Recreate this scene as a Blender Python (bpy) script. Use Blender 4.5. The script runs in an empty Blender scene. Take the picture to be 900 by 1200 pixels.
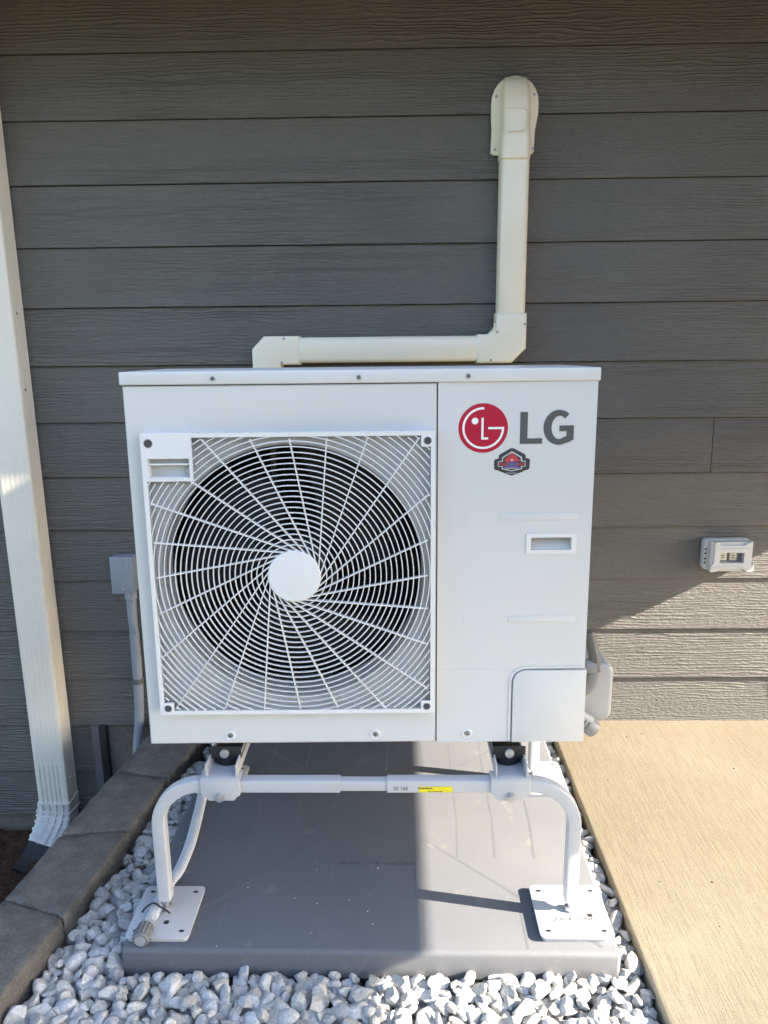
import bpy, bmesh, math, random
from mathutils import Vector, Matrix, noise
R = math.radians
SC = bpy.context.scene
COL = SC.collection
rnd = random.Random(7)

# ---------------------------------------------------------------- camera, sky, sun, exposure
CAM_PITCH, CAM_YAW, CAM_ROLL = R(12.9284), R(-1.0255), R(-0.5988)
def make_camera():
    cd = bpy.data.cameras.new('camera'); co = bpy.data.objects.new('camera', cd); COL.objects.link(co)
    f = Vector((math.sin(CAM_YAW)*math.cos(CAM_PITCH), math.cos(CAM_YAW)*math.cos(CAM_PITCH), -math.sin(CAM_PITCH)))
    r = Vector((math.cos(CAM_YAW), -math.sin(CAM_YAW), 0)); u = r.cross(f)
    c, s = math.cos(CAM_ROLL), math.sin(CAM_ROLL)
    r2 = c*r + s*u; u2 = -s*r + c*u
    m = Matrix((r2, u2, -f)).transposed().to_4x4(); m.translation = Vector((0.07216, -1.50134, 1.27292))
    co.matrix_world = m
    cd.sensor_fit = 'VERTICAL'; cd.sensor_height = 36.0; cd.sensor_width = 27.0
    cd.lens = 883.44/1200*36.0
    cd.clip_start = 0.05; cd.clip_end = 600
    SC.camera = co
make_camera()

SUN_V = Vector((1.0, -0.19, 0.5)).normalized()
SUN_EL = math.asin(SUN_V.z)
world = bpy.data.worlds.new('World'); SC.world = world; world.use_nodes = True
wn = world.node_tree.nodes; wl = world.node_tree.links
bg = wn['Background']
sky = wn.new('ShaderNodeTexSky'); sky.sky_type = 'NISHITA'; sky.sun_disc = False
sky.sun_elevation = SUN_EL; sky.sun_rotation = math.atan2(SUN_V.x, SUN_V.y)
sky.air_density = 1.0; sky.dust_density = 1.4; sky.ozone_density = 1.0
wl.new(sky.outputs[0], bg.inputs[0]); bg.inputs[1].default_value = 0.065
sl = bpy.data.lights.new('sun', 'SUN'); sl.energy = 2.9; sl.angle = R(0.5); sl.color = (1.0, 0.89, 0.73)
so = bpy.data.objects.new('sun', sl); COL.objects.link(so); so.rotation_euler = SUN_V.to_track_quat('Z', 'Y').to_euler()
so.location = (6, -3, 6)
SC.view_settings.view_transform = 'Standard'; SC.view_settings.look = 'None'
SC.view_settings.exposure = 3.45; SC.view_settings.gamma = 1.0; SC.view_settings.use_curve_mapping = False

# ---------------------------------------------------------------- helpers
def mesh_object(name, me, mat=None, parent=None, sharp=35):
    o = bpy.data.objects.new(name, me); COL.objects.link(o)
    if mat is not None and not me.materials: me.materials.append(mat)
    if parent is not None: o.parent = parent
    return o

class MB:
    """collects shapes into one mesh"""
    def __init__(s): s.bm = bmesh.new()
    def merge(s, b, mtx=None):
        if mtx is not None: bmesh.ops.transform(b, matrix=mtx, verts=b.verts)
        t = bpy.data.meshes.new('tmp'); b.to_mesh(t); b.free(); s.bm.from_mesh(t); bpy.data.meshes.remove(t)
    def box(s, x0, x1, y0, y1, z0, z1, bev=0, seg=2, mtx=None):
        b = bmesh.new(); bmesh.ops.create_cube(b, size=1)
        for v in b.verts: v.co = Vector((x0+(v.co.x+.5)*(x1-x0), y0+(v.co.y+.5)*(y1-y0), z0+(v.co.z+.5)*(z1-z0)))
        if bev: bmesh.ops.bevel(b, geom=b.edges[:], offset=bev, segments=seg, affect='EDGES', profile=.5)
        s.merge(b, mtx); return s
    def cyl(s, p0, p1, r, n=16, r2=None, bev=0):
        p0 = Vector(p0); p1 = Vector(p1); d = p1-p0
        b = bmesh.new(); bmesh.ops.create_cone(b, cap_ends=True, segments=n, radius1=r, radius2=r if r2 is None else r2, depth=d.length)
        if bev:
            ed = [e for e in b.edges if abs(e.verts[0].co.z-e.verts[1].co.z) < 1e-6]
            bmesh.ops.bevel(b, geom=ed, offset=bev, segments=2, affect='EDGES', profile=.5)
        q = d.to_track_quat('Z', 'Y').to_matrix().to_4x4(); q.translation = (p0+p1)/2
        s.merge(b, q); return s
    def prism(s, pts, a0, a1, plane='xz', bev=0, seg=2, mtx=None):
        """outline pts in a plane, extruded along the third axis from a0 to a1"""
        b = bmesh.new()
        def P(p, a):
            return Vector((p[0], a, p[1])) if plane == 'xz' else (Vector((p[0], p[1], a)) if plane == 'xy' else Vector((a, p[0], p[1])))
        lo = [b.verts.new(P(p, a0)) for p in pts]; hi = [b.verts.new(P(p, a1)) for p in pts]
        n = len(pts)
        f0 = b.faces.new(lo); f1 = b.faces.new(hi)
        for i in range(n): b.faces.new((lo[i], lo[(i+1) % n], hi[(i+1) % n], hi[i]))
        bmesh.ops.recalc_face_normals(b, faces=b.faces[:])
        if bev:
            ed = list(set(f0.edges[:]+f1.edges[:]))
            bmesh.ops.bevel(b, geom=ed, offset=bev, segments=seg, affect='EDGES', profile=.5)
        s.merge(b, mtx); return s
    def sweep(s, path, prof, up=(0, 0, 1), closed=False, caps=True):
        """sweep the 2D profile along a polyline; profile x goes sideways (tangent x up), profile y along up"""
        b = bmesh.new(); path = [Vector(p) for p in path]; n = len(path); rings = []
        for i, p in enumerate(path):
            if closed: t = (path[(i+1) % n]-path[i-1])
            else: t = (path[min(i+1, n-1)]-path[max(i-1, 0)])
            t.normalize()
            U = Vector(up(i) if callable(up) else up); U = (U-t*U.dot(t)).normalized(); S = t.cross(U)
            k = 1.0
            if 0 < i < n-1 or closed:
                a = (path[i]-path[i-1]).normalized(); k = 1/max(.5, abs(a.dot(t)))
            rings.append([b.verts.new(p+S*q[0]+U*q[1]) for q in prof])
        m = len(prof)
        for i in range(n if closed else n-1):
            A, B = rings[i], rings[(i+1) % n]
            for j in range(m): b.faces.new((A[j], A[(j+1) % m], B[(j+1) % m], B[j]))
        if caps and not closed: b.faces.new(rings[0][::-1]); b.faces.new(rings[-1])
        bmesh.ops.recalc_face_normals(b, faces=b.faces[:])
        s.merge(b); return s
    def cells(s, xs, zs, holes, y0, y1):
        """panel in the xz plane, front at y0, back at y1, with the grid cells in holes left open"""
        b = bmesh.new(); V = {}
        def v(i, j, k):
            if (i, j, k) not in V: V[i, j, k] = b.verts.new((xs[i], (y0, y1)[k], zs[j]))
            return V[i, j, k]
        nx, nz = len(xs)-1, len(zs)-1
        solid = lambda i, j: 0 <= i < nx and 0 <= j < nz and (i, j) not in holes
        for i in range(nx):
            for j in range(nz):
                if not solid(i, j): continue
                b.faces.new((v(i, j, 0), v(i+1, j, 0), v(i+1, j+1, 0), v(i, j+1, 0)))
                b.faces.new((v(i, j+1, 1), v(i+1, j+1, 1), v(i+1, j, 1), v(i, j, 1)))
                if not solid(i-1, j): b.faces.new((v(i, j, 0), v(i, j+1, 0), v(i, j+1, 1), v(i, j, 1)))
                if not solid(i+1, j): b.faces.new((v(i+1, j, 0), v(i+1, j, 1), v(i+1, j+1, 1), v(i+1, j+1, 0)))
                if not solid(i, j-1): b.faces.new((v(i, j, 0), v(i, j, 1), v(i+1, j, 1), v(i+1, j, 0)))
                if not solid(i, j+1): b.faces.new((v(i, j+1, 0), v(i+1, j+1, 0), v(i+1, j+1, 1), v(i, j+1, 1)))
        bmesh.ops.recalc_face_normals(b, faces=b.faces[:])
        s.merge(b); return s
    def lathe(s, prof, c, n=64, axis='y', caps=False):
        """prof: list of (radius, height); axis y runs into the wall"""
        b = bmesh.new(); rings = []
        for r, h in prof:
            ring = []
            for k in range(n):
                a = 2*math.pi*k/n; ca, sa = r*math.cos(a), r*math.sin(a)
                p = (c[0]+ca, c[1]+h, c[2]+sa) if axis == 'y' else (c[0]+ca, c[1]+sa, c[2]+h)
                ring.append(b.verts.new(p))
            rings.append(ring)
        for A, B in zip(rings, rings[1:]):
            for k in range(n): b.faces.new((A[k], A[(k+1) % n], B[(k+1) % n], B[k]))
        if caps: b.faces.new(rings[0]); b.faces.new(rings[-1])
        bmesh.ops.recalc_face_normals(b, faces=b.faces[:])
        s.merge(b); return s
    def build(s, name, mat, parent=None, smooth=True, angle=35):
        me = bpy.data.meshes.new(name); s.bm.to_mesh(me); s.bm.free()
        if smooth:
            me.shade_smooth(); me.set_sharp_from_angle(angle=R(angle))
        return mesh_object(name, me, mat, parent)

def tag(o, label=None, cat=None, group=None, kind=None):
    if label: o['label'] = label
    if cat: o['category'] = cat
    if group: o['group'] = group
    if kind: o['kind'] = kind
    return o
def empty(name, loc=(0, 0, 0), rot=(0, 0, 0), label=None, cat=None, group=None, kind=None):
    o = bpy.data.objects.new(name, None); COL.objects.link(o); o.location = loc; o.rotation_euler = rot
    o.empty_display_size = .1
    return tag(o, label, cat, group, kind)
def rrect(x0, x1, z0, z1, r, n=5):
    pts = []
    for cx, cz, a0 in ((x1-r, z1-r, 0), (x0+r, z1-r, 90), (x0+r, z0+r, 180), (x1-r, z0+r, 270)):
        for k in range(n+1):
            a = R(a0+90*k/n); pts.append((cx+r*math.cos(a), cz+r*math.sin(a)))
    return pts
def rprof(w, h, r, n=3): return rrect(-w/2, w/2, -h/2, h/2, r, n)
def circ(r, n=12, cx=0, cz=0): return [(cx+r*math.cos(2*math.pi*k/n), cz+r*math.sin(2*math.pi*k/n)) for k in range(n)]
def text(name, body, size, x, y, z, mat, parent, plane='front', align='CENTER', shear=0, bold=0, depth=.0003, sx=1.0):
    cu = bpy.data.curves.new(name, 'FONT'); cu.body = body; cu.size = size; cu.align_x = align; cu.align_y = 'CENTER'
    cu.extrude = depth; cu.shear = shear; cu.offset = bold; cu.resolution_u = 3
    t = bpy.data.objects.new(name, cu); COL.objects.link(t)
    dg = bpy.context.evaluated_depsgraph_get(); me = bpy.data.meshes.new_from_object(t.evaluated_get(dg))
    bpy.data.objects.remove(t); bpy.data.curves.remove(cu)
    m = Matrix.Rotation(R(90), 4, 'X') if plane == 'front' else Matrix.Identity(4)
    m = Matrix.Translation((x, y, z)) @ m @ Matrix.Diagonal((sx, 1, 1, 1))
    me.transform(m); me.materials.clear()
    return mesh_object(name, me, mat, parent)

# ---------------------------------------------------------------- materials
class NT:
    def __init__(s, name):
        s.m = bpy.data.materials.new(name); s.m.use_nodes = True; s.t = s.m.node_tree
        s.b = s.t.nodes['Principled BSDF']
    def n(s, typ, **kw):
        nd = s.t.nodes.new(typ)
        for k, v in kw.items(): setattr(nd, k, v)
        return nd
    def l(s, a, b): s.t.links.new(a, b)
    def coord(s, scale=(1, 1, 1), kind='Object', rnd_off=False):
        tc = s.n('ShaderNodeTexCoord'); mp = s.n('ShaderNodeMapping'); mp.inputs['Scale'].default_value = scale
        s.l(tc.outputs[kind], mp.inputs['Vector'])
        if rnd_off:
            oi = s.n('ShaderNodeObjectInfo'); mu = s.n('ShaderNodeMath', operation='MULTIPLY'); mu.inputs[1].default_value = 37.0
            s.l(oi.outputs['Random'], mu.inputs[0])
            cx = s.n('ShaderNodeCombineXYZ'); s.l(mu.outputs[0], cx.inputs[0]); s.l(mu.outputs[0], cx.inputs[2])
            s.l(cx.outputs[0], mp.inputs['Location'])
        return mp.outputs[0]
    def noise(s, vec, scale, detail=4, rough=.55, dist=0):
        nd = s.n('ShaderNodeTexNoise'); s.l(vec, nd.inputs['Vector'])
        nd.inputs['Scale'].default_value = scale; nd.inputs['Detail'].default_value = detail
        nd.inputs['Roughness'].default_value = rough; nd.inputs['Distortion'].default_value = dist
        return nd.outputs['Fac']
    def ramp(s, fac, stops):
        r = s.n('ShaderNodeValToRGB'); s.l(fac, r.inputs[0]); e = r.color_ramp.elements
        while len(e) < len(stops): e.new(.5)
        for k, (p, c) in enumerate(stops):
            e[k].position = p; e[k].color = (*c, 1) if len(c) == 3 else c
        return r.outputs[0]
    def mix(s, fac, a, b, typ='MIX'):
        m = s.n('ShaderNodeMix', data_type='RGBA', blend_type=typ)
        for sock, val in ((m.inputs[0], fac), (m.inputs[6], a), (m.inputs[7], b)):
            if hasattr(val, 'node'): s.l(val, sock)
            elif isinstance(val, (int, float)): sock.default_value = val
            else: sock.default_value = (*val, 1)
        return m.outputs[2]
    def math(s, op, a, b=0.0, clamp=False):
        m = s.n('ShaderNodeMath', operation=op); m.use_clamp = clamp
        for k, v in enumerate((a, b)):
            if hasattr(v, 'node'): s.l(v, m.inputs[k])
            else: m.inputs[k].default_value = v
        return m.outputs[0]
    def bump(s, h, strength=.3, dist=.01, normal=None):
        bp = s.n('ShaderNodeBump'); bp.inputs['Strength'].default_value = strength; bp.inputs['Distance'].default_value = dist
        s.l(h, bp.inputs['Height'])
        if normal is not None: s.l(normal, bp.inputs['Normal'])
        return bp.outputs[0]
    def done(s, col=None, rough=.5, nrm=None, metal=0.0, spec=.5, coat=0):
        b = s.b
        if col is not None:
            if hasattr(col, 'node'): s.l(col, b.inputs['Base Color'])
            else: b.inputs['Base Color'].default_value = (*col, 1)
        if hasattr(rough, 'node'): s.l(rough, b.inputs['Roughness'])
        else: b.inputs['Roughness'].default_value = rough
        b.inputs['Metallic'].default_value = metal; b.inputs['Specular IOR Level'].default_value = spec
        b.inputs['Coat Weight'].default_value = coat
        if nrm is not None: s.l(nrm, b.inputs['Normal'])
        return s.m
def sc(c, k): return tuple(min(1, x*k) for x in c)
def simple(name, col, rough=.45, var=.06, vs=6, bump=0.0, bs=300, metal=0, spec=.5, dirt=0.0):
    t = NT(name); v = t.coord(); n1 = t.noise(v, vs, 5)
    c = t.ramp(n1, [(.3, sc(col, 1-var)), (.7, sc(col, 1+var))])
    if dirt:
        n2 = t.noise(v, vs*9, 6, .7); c = t.mix(t.math('MULTIPLY', t.ramp(n2, [(.58, (0, 0, 0)), (.72, (1, 1, 1))]), dirt), c, (.22, .18, .13))
    nb = t.bump(t.noise(v, bs, 3), bump, .002) if bump else None
    rr = t.math('ADD', t.math('MULTIPLY', t.noise(v, vs*3, 3), .15), rough-.07)
    return t.done(c, rr, nb, metal, spec)

def mat_siding():
    t = NT('painted cedar grain siding'); ob = t.coord((1, 1, 1), 'Object', True)
    mp = t.n('ShaderNodeMapping'); t.l(ob, mp.inputs[0]); mp.inputs['Scale'].default_value = (1, 1, 9)
    v = mp.outputs[0]
    warp = t.noise(v, 2.2, 2, .5)
    wv = t.n('ShaderNodeTexWave', wave_type='BANDS', bands_direction='Z', wave_profile='SIN')
    t.l(v, wv.inputs['Vector']); wv.inputs['Scale'].default_value = 3.3; wv.inputs['Distortion'].default_value = 14
    wv.inputs['Detail'].default_value = 3; wv.inputs['Detail Scale'].default_value = .9; wv.inputs['Detail Roughness'].default_value = .62
    fine = t.n('ShaderNodeMapping'); t.l(ob, fine.inputs[0]); fine.inputs['Scale'].default_value = (27, 27, 60)
    n2 = t.noise(fine.outputs[0], 2.4, 5, .65)
    mid = t.n('ShaderNodeMapping'); t.l(ob, mid.inputs[0]); mid.inputs['Scale'].default_value = (4.5, 4.5, 30)
    n3 = t.noise(mid.outputs[0], 3.0, 4, .6, .8)
    patch = t.ramp(t.noise(v, 1.1, 2), [(.38, (.1, .1, .1)), (.62, (1, 1, 1))])
    w = t.math('MULTIPLY', t.math('POWER', wv.outputs['Fac'], 2.2), patch)
    h = t.math('ADD', t.math('MULTIPLY', w, .62), t.math('ADD', t.math('MULTIPLY', n2, 1.15), t.math('MULTIPLY', n3, .35)))
    base = t.ramp(t.noise(ob, 2.0, 4), [(.3, (.114, .1085, .099)), (.7, (.142, .134, .120))])
    oi = t.n('ShaderNodeObjectInfo')
    base = t.mix(t.math('MULTIPLY', oi.outputs['Random'], .25), base, (.088, .088, .089))
    dark = t.ramp(h, [(.50, (.84, .84, .84)), (.92, (1.06, 1.06, 1.06))])
    c = t.mix(.8, base, dark, 'MULTIPLY')
    dn = t.ramp(t.noise(t.coord((1, 1, 1)), 420, 2), [(.70, (0, 0, 0)), (.78, (1, 1, 1))])
    c = t.mix(t.math('MULTIPLY', dn, .22), c, (.36, .35, .32))
    return t.done(c, .60, t.bump(h, 1.0, .0040), spec=.35)
def mat_slab():
    t = NT('broomed concrete'); v = t.coord((1, 1, 1))
    mp = t.n('ShaderNodeMapping'); t.l(v, mp.inputs[0]); mp.inputs['Scale'].default_value = (1, .035, 1)
    br = t.noise(mp.outputs[0], 380, 4, .65); br2 = t.noise(mp.outputs[0], 75, 3, .6)
    gr = t.noise(v, 520, 3, .6); big = t.noise(v, 2.2, 5)
    c = t.ramp(big, [(.3, (.272, .232, .170)), (.7, (.322, .276, .206))])
    c = t.mix(.75, c, t.ramp(gr, [(.3, (.70, .68, .65)), (.7, (1.14, 1.14, 1.14))]), 'MULTIPLY')
    c = t.mix(.55, c, t.ramp(br, [(.40, (.74, .72, .69)), (.55, (1.03, 1.03, 1.03))]), 'MULTIPLY')
    sp = t.ramp(t.noise(v, 75, 2), [(.74, (0, 0, 0)), (.80, (1, 1, 1))])
    c = t.mix(t.math('MULTIPLY', sp, .35), c, (.20, .16, .11))
    h = t.math('ADD', t.math('MULTIPLY', br, .9), t.math('ADD', t.math('MULTIPLY', br2, .45), t.math('MULTIPLY', gr, .7)))
    return t.done(c, .85, t.bump(h, .45, .0016), spec=.25)
def mat_pad():
    t = NT('grey moulded pad plastic'); v = t.coord()
    g = t.noise(v, 420, 3, .65); big = t.noise(v, 2.6, 5)
    c = t.ramp(big, [(.3, (.107, .113, .127)), (.7, (.129, .134, .145))])
    c = t.mix(.5, c, t.ramp(g, [(.3, (.70, .70, .70)), (.68, (1.2, 1.19, 1.18))]), 'MULTIPLY')
    st = t.ramp(t.noise(v, 9, 6, .7), [(.60, (0, 0, 0)), (.70, (1, 1, 1))])
    c = t.mix(t.math('MULTIPLY', st, .22), c, (.40, .34, .26))
    wh = t.ramp(t.noise(v, 160, 2), [(.745, (0, 0, 0)), (.77, (1, 1, 1))])
    c = t.mix(t.math('MULTIPLY', wh, .5), c, (.6, .59, .57))
    return t.done(c, .62, t.bump(g, .4, .0010), spec=.4)
def mat_stone():
    t = NT('pale limestone'); v = t.coord((1, 1, 1), 'Object', True)
    geo = t.n('ShaderNodeNewGeometry'); oi = t.n('ShaderNodeObjectInfo')
    rr = t.math('FRACT', t.math('ADD', geo.outputs['Random Per Island'], oi.outputs['Random']))
    c = t.ramp(rr, [(0, (.36, .36, .365)), (.15, (.56, .555, .54)), (.42, (.65, .645, .63)), (.66, (.74, .735, .72)), (.80, (.62, .585, .52)), (.90, (.46, .455, .45)), (1, (.76, .75, .73))])
    n1 = t.noise(v, 120, 7, .75); c = t.mix(.8, c, t.ramp(n1, [(.32, (.62, .61, .60)), (.56, (1.06, 1.06, 1.05))]), 'MULTIPLY')
    n2 = t.noise(v, 420, 3, .6)
    vein = t.ramp(t.noise(v, 45, 5, .6, 1.5), [(.47, (1, 1, 1)), (.5, (.7, .69, .67)), (.53, (1, 1, 1))])
    c = t.mix(.5, c, vein, 'MULTIPLY')
    h = t.math('ADD', n1, t.math('MULTIPLY', n2, .5))
    return t.done(c, .8, t.bump(h, 1.0, .0062), spec=.3)
def mat_block():
    t = NT('split concrete block'); v = t.coord()
    n1 = t.noise(v, 14, 8, .72); n2 = t.noise(v, 140, 4, .7)
    c = t.ramp(n1, [(.32, (.094, .086, .077)), (.68, (.180, .168, .152))])
    c = t.mix(.7, c, t.ramp(n2, [(.3, (.65, .65, .65)), (.65, (1.15, 1.15, 1.15))]), 'MULTIPLY')
    return t.done(c, .9, t.bump(t.math('ADD', n2, t.math('MULTIPLY', n1, 1.0)), .9, .005), spec=.2)
def mat_soil():
    t = NT('bark and soil'); v = t.coord(); n1 = t.noise(v, 30, 6, .7); n2 = t.noise(v, 6, 4)
    c = t.ramp(n1, [(.3, (.030, .017, .012)), (.7, (.11, .065, .042))])
    return t.done(c, .95, t.bump(n1, 1.0, .03), spec=.1)
def mat_lawn():
    t = NT('dry lawn'); v = t.coord(); n1 = t.noise(v, 5, 6, .7)
    c = t.ramp(n1, [(.3, (.085, .088, .040)), (.7, (.17, .16, .085))])
    return t.done(c, .95, t.bump(t.noise(v, 60, 4), 1.0, .03), spec=.1)
def mat_foundation():
    t = NT('foundation concrete'); v = t.coord(); n1 = t.noise(v, 60, 5, .7); n2 = t.noise(v, 4, 4)
    c = t.ramp(n2, [(.3, (.13, .112, .09)), (.7, (.19, .165, .135))])
    c = t.mix(.7, c, t.ramp(n1, [(.3, (.6, .6, .6)), (.66, (1.15, 1.15, 1.15))]), 'MULTIPLY')
    return t.done(c, .9, t.bump(n1, .8, .008), spec=.2)
def mat_casing(name='white enamelled steel', col=(.585, .584, .572), rough=.38):
    t = NT(name); v = t.coord(); n = t.noise(v, 3, 4); op = t.noise(v, 900, 2)
    c = t.ramp(n, [(.3, sc(col, .975)), (.7, sc(col, 1.02))])
    sp = t.ramp(t.noise(v, 42, 5, .75), [(.74, (0, 0, 0)), (.80, (1, 1, 1))])
    c = t.mix(t.math('MULTIPLY', sp, .18), c, (.42, .40, .36))
    wav = t.noise(v, 4.5, 1)
    nb = t.bump(op, .05, .0006, t.bump(wav, .10, .01))
    return t.done(c, rough, nb, spec=.5)
def mat_hose():
    t = NT('pale braided hose'); v = t.coord((1, 1, 1))
    def diag(a):
        mp = t.n('ShaderNodeMapping'); t.l(v, mp.inputs[0]); mp.inputs['Rotation'].default_value = (0, 0, R(a))
        w = t.n('ShaderNodeTexWave', wave_type='BANDS', bands_direction='X'); t.l(mp.outputs[0], w.inputs['Vector']); w.inputs['Scale'].default_value = 62
        return w.outputs['Fac']
    h = t.math('MAXIMUM', diag(38), diag(-38))
    c = t.ramp(h, [(.4, (.36, .38, .41)), (.95, (.62, .64, .67))])
    return t.done(c, .5, t.bump(h, .7, .0015))

SIDING = mat_siding(); SLAB = mat_slab(); PAD = mat_pad(); STONE = mat_stone(); BLOCK = mat_block(); SOIL = mat_soil()
LAWN = mat_lawn(); FOUND = mat_foundation(); WHITE = mat_casing(); HOSE = mat_hose()
GRILLE = simple('white grille plastic', (.67, .672, .665), .42, .02, 4)
SHADE_GREY = simple('painted shade grey', (.45, .455, .45), .55, .05, 5, .1, 200)  # grey that paints shade behind the grille and in its hand pocket
DARK = simple('black plastic', (.012, .0125, .014), .5, .2, 8)
FIN = simple('dark coil fins', (.020, .022, .026), .6, .2, 30)
BLADE = simple('dark fan plastic', (.022, .024, .030), .42, .15, 8)
STEEL = simple('galvanised steel', (.48, .49, .50), .38, .12, 40, .2, 300, metal=.8)
SCREW = simple('dull zinc', (.34, .34, .33), .42, .15, 60, metal=.7)
STAND = simple('white powder coat', (.44, .445, .455), .36, .03, 8, .12, 700, dirt=.08)
CREAM = simple('cream pvc', (.80, .735, .585), .30, .03, 4, .0, spec=.5)
GUTTER = simple('almond painted aluminium', (.71, .67, .575), .40, .04, 5, .06, 90, dirt=.10)
GUTTER_RIB = simple('weathered white aluminium', (.60, .59, .56), .5, .12, 20, .2, 120, dirt=.2)
CONDUIT = simple('grey pvc conduit', (.25, .285, .335), .42, .06, 6)
CONDUIT_D = simple('dark grey strap', (.10, .11, .125), .5, .1, 8)
RUBBER = simple('black rubber', (.014, .015, .019), .55, .2, 10)
OUTLET = simple('weathered white plastic', (.52, .52, .51), .45, .05, 12, dirt=.10)
IVORY = simple('ivory receptacle', (.55, .53, .42), .45, .05, 12)
TRIM = simple('grey painted trim', (.115, .115, .115), .6, .08, 10, .2, 100)
BLACK = simple('black flashing', (.012, .013, .016), .5, .2, 10)
RED = simple('logo red', (.40, .004, .030), .35, .02, 4)
INK = simple('logo grey', (.075, .08, .082), .4, .03, 4)
PAPER = simple('white print', (.78, .78, .77), .4, .02, 4)
YELLOW = simple('yellow sticker', (.72, .58, .012), .4, .03, 6)
BLACKINK = simple('black print', (.02, .02, .02), .5, .05, 4)
GREYINK = simple('faint grey print', (.36, .36, .37), .5, .05, 4)
NAVY = simple('badge charcoal', (.035, .042, .048), .35, .05, 6)
BADGERED = simple('badge red', (.48, .045, .05), .35, .06, 30)
BADGEBLUE = simple('badge violet', (.105, .085, .22), .35, .1, 40)
BADGELINE = simple('badge silver', (.55, .56, .57), .35, .05, 6)
WOOD = simple('stained cedar', (.20, .115, .06), .7, .2, 9, .3, 60)
SOFFIT = simple('soffit board', (.17, .125, .08), .7, .06, 5)
REDCAP = simple('clear grey end cap', (.16, .165, .165), .35, .2, 20)

D = 0.905          # wall face
# ---------------------------------------------------------------- setting: ground, gravel base, slab
def sheet(name, x0, x1, y0, y1, z, mat):
    me = bpy.data.meshes.new(name); me.from_pydata([(x0, y0, z), (x1, y0, z), (x1, y1, z), (x0, y1, z)], [], [(0, 1, 2, 3)])
    o = mesh_object(name, me, mat); o['kind'] = 'structure'; return o
sheet('ground', -150, 150, -150, 150, -.52, LAWN)
def soil_bed():
    b = bmesh.new(); bmesh.ops.create_grid(b, x_segments=60, y_segments=70, size=.5)
    for v in b.verts:
        x = -2.9+(v.co.x+.5)*2.3; y = -1.8+(v.co.y+.5)*2.705
        v.co = Vector((x, y, -.455+.03*noise.noise(Vector((x*14, y*14, 0)))+.015*noise.noise(Vector((x*45, y*45, 3)))))
    me = bpy.data.meshes.new('soil'); b.to_mesh(me); b.free(); me.shade_smooth()
    o = mesh_object('soil', me, SOIL); o['kind'] = 'structure'
soil_bed()
gb = MB(); gb.prism([(-.80, -1.8), (.594, -1.8), (.594, .93), (-.64, .93)], -.51, -.095, 'xy')
gravel_bed = gb.build('gravel_bed', simple('gravel sand', (.20, .195, .185), .95, .2, 40, .8, 90)); gravel_bed['kind'] = 'structure'

def slab():
    p = MB()
    p.box(.596, 5.5, -4.0, .915, -.5, -.030, .006, 2)
    o = p.build('pavement', SLAB); o['kind'] = 'structure'
slab()

# ---------------------------------------------------------------- house wall: lap boards one by one
wall = empty('house_wall', (0, D, 0), label='house wall of dark grey lap siding with wood grain behind the unit', cat='wall')
S = .1778; Z1 = 2.0876; XL, XR = -3.2, 4.4; XSTEP = -.985
def board(x0, x1, zb, zt):
    th = .0075; lean = .0085; zt -= .0052     # the top edge tucks in behind the board above
    n = max(2, int((x1-x0)/.12)); b = bmesh.new(); rows = []
    for i in range(n+1):
        x = x0+(x1-x0)*i/n
        wob = .0009*noise.noise(Vector((x*1.3, zb*7, 1)))
        zz = zb+.0010*noise.noise(Vector((x*.9, zb*3, 9)))
        rows.append([b.verts.new(c) for c in ((x, th, zz), (x, .0013+wob, zz), (x, wob, zz+.0014), (x, lean, zt+.003), (x, lean+th, zt+.003))])
    for A, B in zip(rows, rows[1:]):
        for j in range(5): b.faces.new((A[j], A[(j+1) % 5], B[(j+1) % 5], B[j]))
    b.faces.new(rows[0][::-1]); b.faces.new(rows[-1])
    bmesh.ops.recalc_face_normals(b, faces=b.faces[:])
    me = bpy.data.meshes.new('siding_board'); b.to_mesh(me); b.free()
    o = mesh_object('siding_board', me, SIDING, wall); return o
for k in range(-1, 15):
    zt = Z1-(k-1)*S; zb = zt-S
    if k == 7:
        board(XL, 1.0790, zb, zt); board(1.0815, XR, zb, zt)
    elif k <= 12: board(XL, XR, zb, zt)
    else: board(XL, XSTEP, zb, zt)
MB().box(XL, XR, .014, .06, -.05, 2.46).build('sheathing', simple('dark sheathing', (.03, .03, .03), .9), wall)
MB().box(XL, XSTEP, .014, .06, -.40, -.0505).build('lower_sheathing', bpy.data.materials['dark sheathing'], wall)
MB().box(XSTEP+.010, XR, .010, .055, -.55, -.0515).box(XL, XSTEP+.0095, .020, .0545, -.6, -.405).build('foundation', FOUND, wall)
MB().box(-1.012, -.984, -.006, .018, -.50, -.043, .002).build('corner_trim', TRIM, wall)
MB().box(-.9835, -.957, -.010, .012, -.50, -.043, .002).build('strip', BLACK, wall)  # plain black strip beside the trim
# eave over the wall: soffit, fascia
ea = MB(); ea.box(-5, 6.5, -.585, .05, 2.288, 2.30); ea.build('soffit', SOFFIT, wall)
MB().box(-5, 6.5, -.615, -.585, 2.25, 2.45).build('fascia', CREAM, wall)
MB().box(-5, 6.5, -.585, .3, 2.42, 2.45).build('roof_deck', TRIM, wall)

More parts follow.
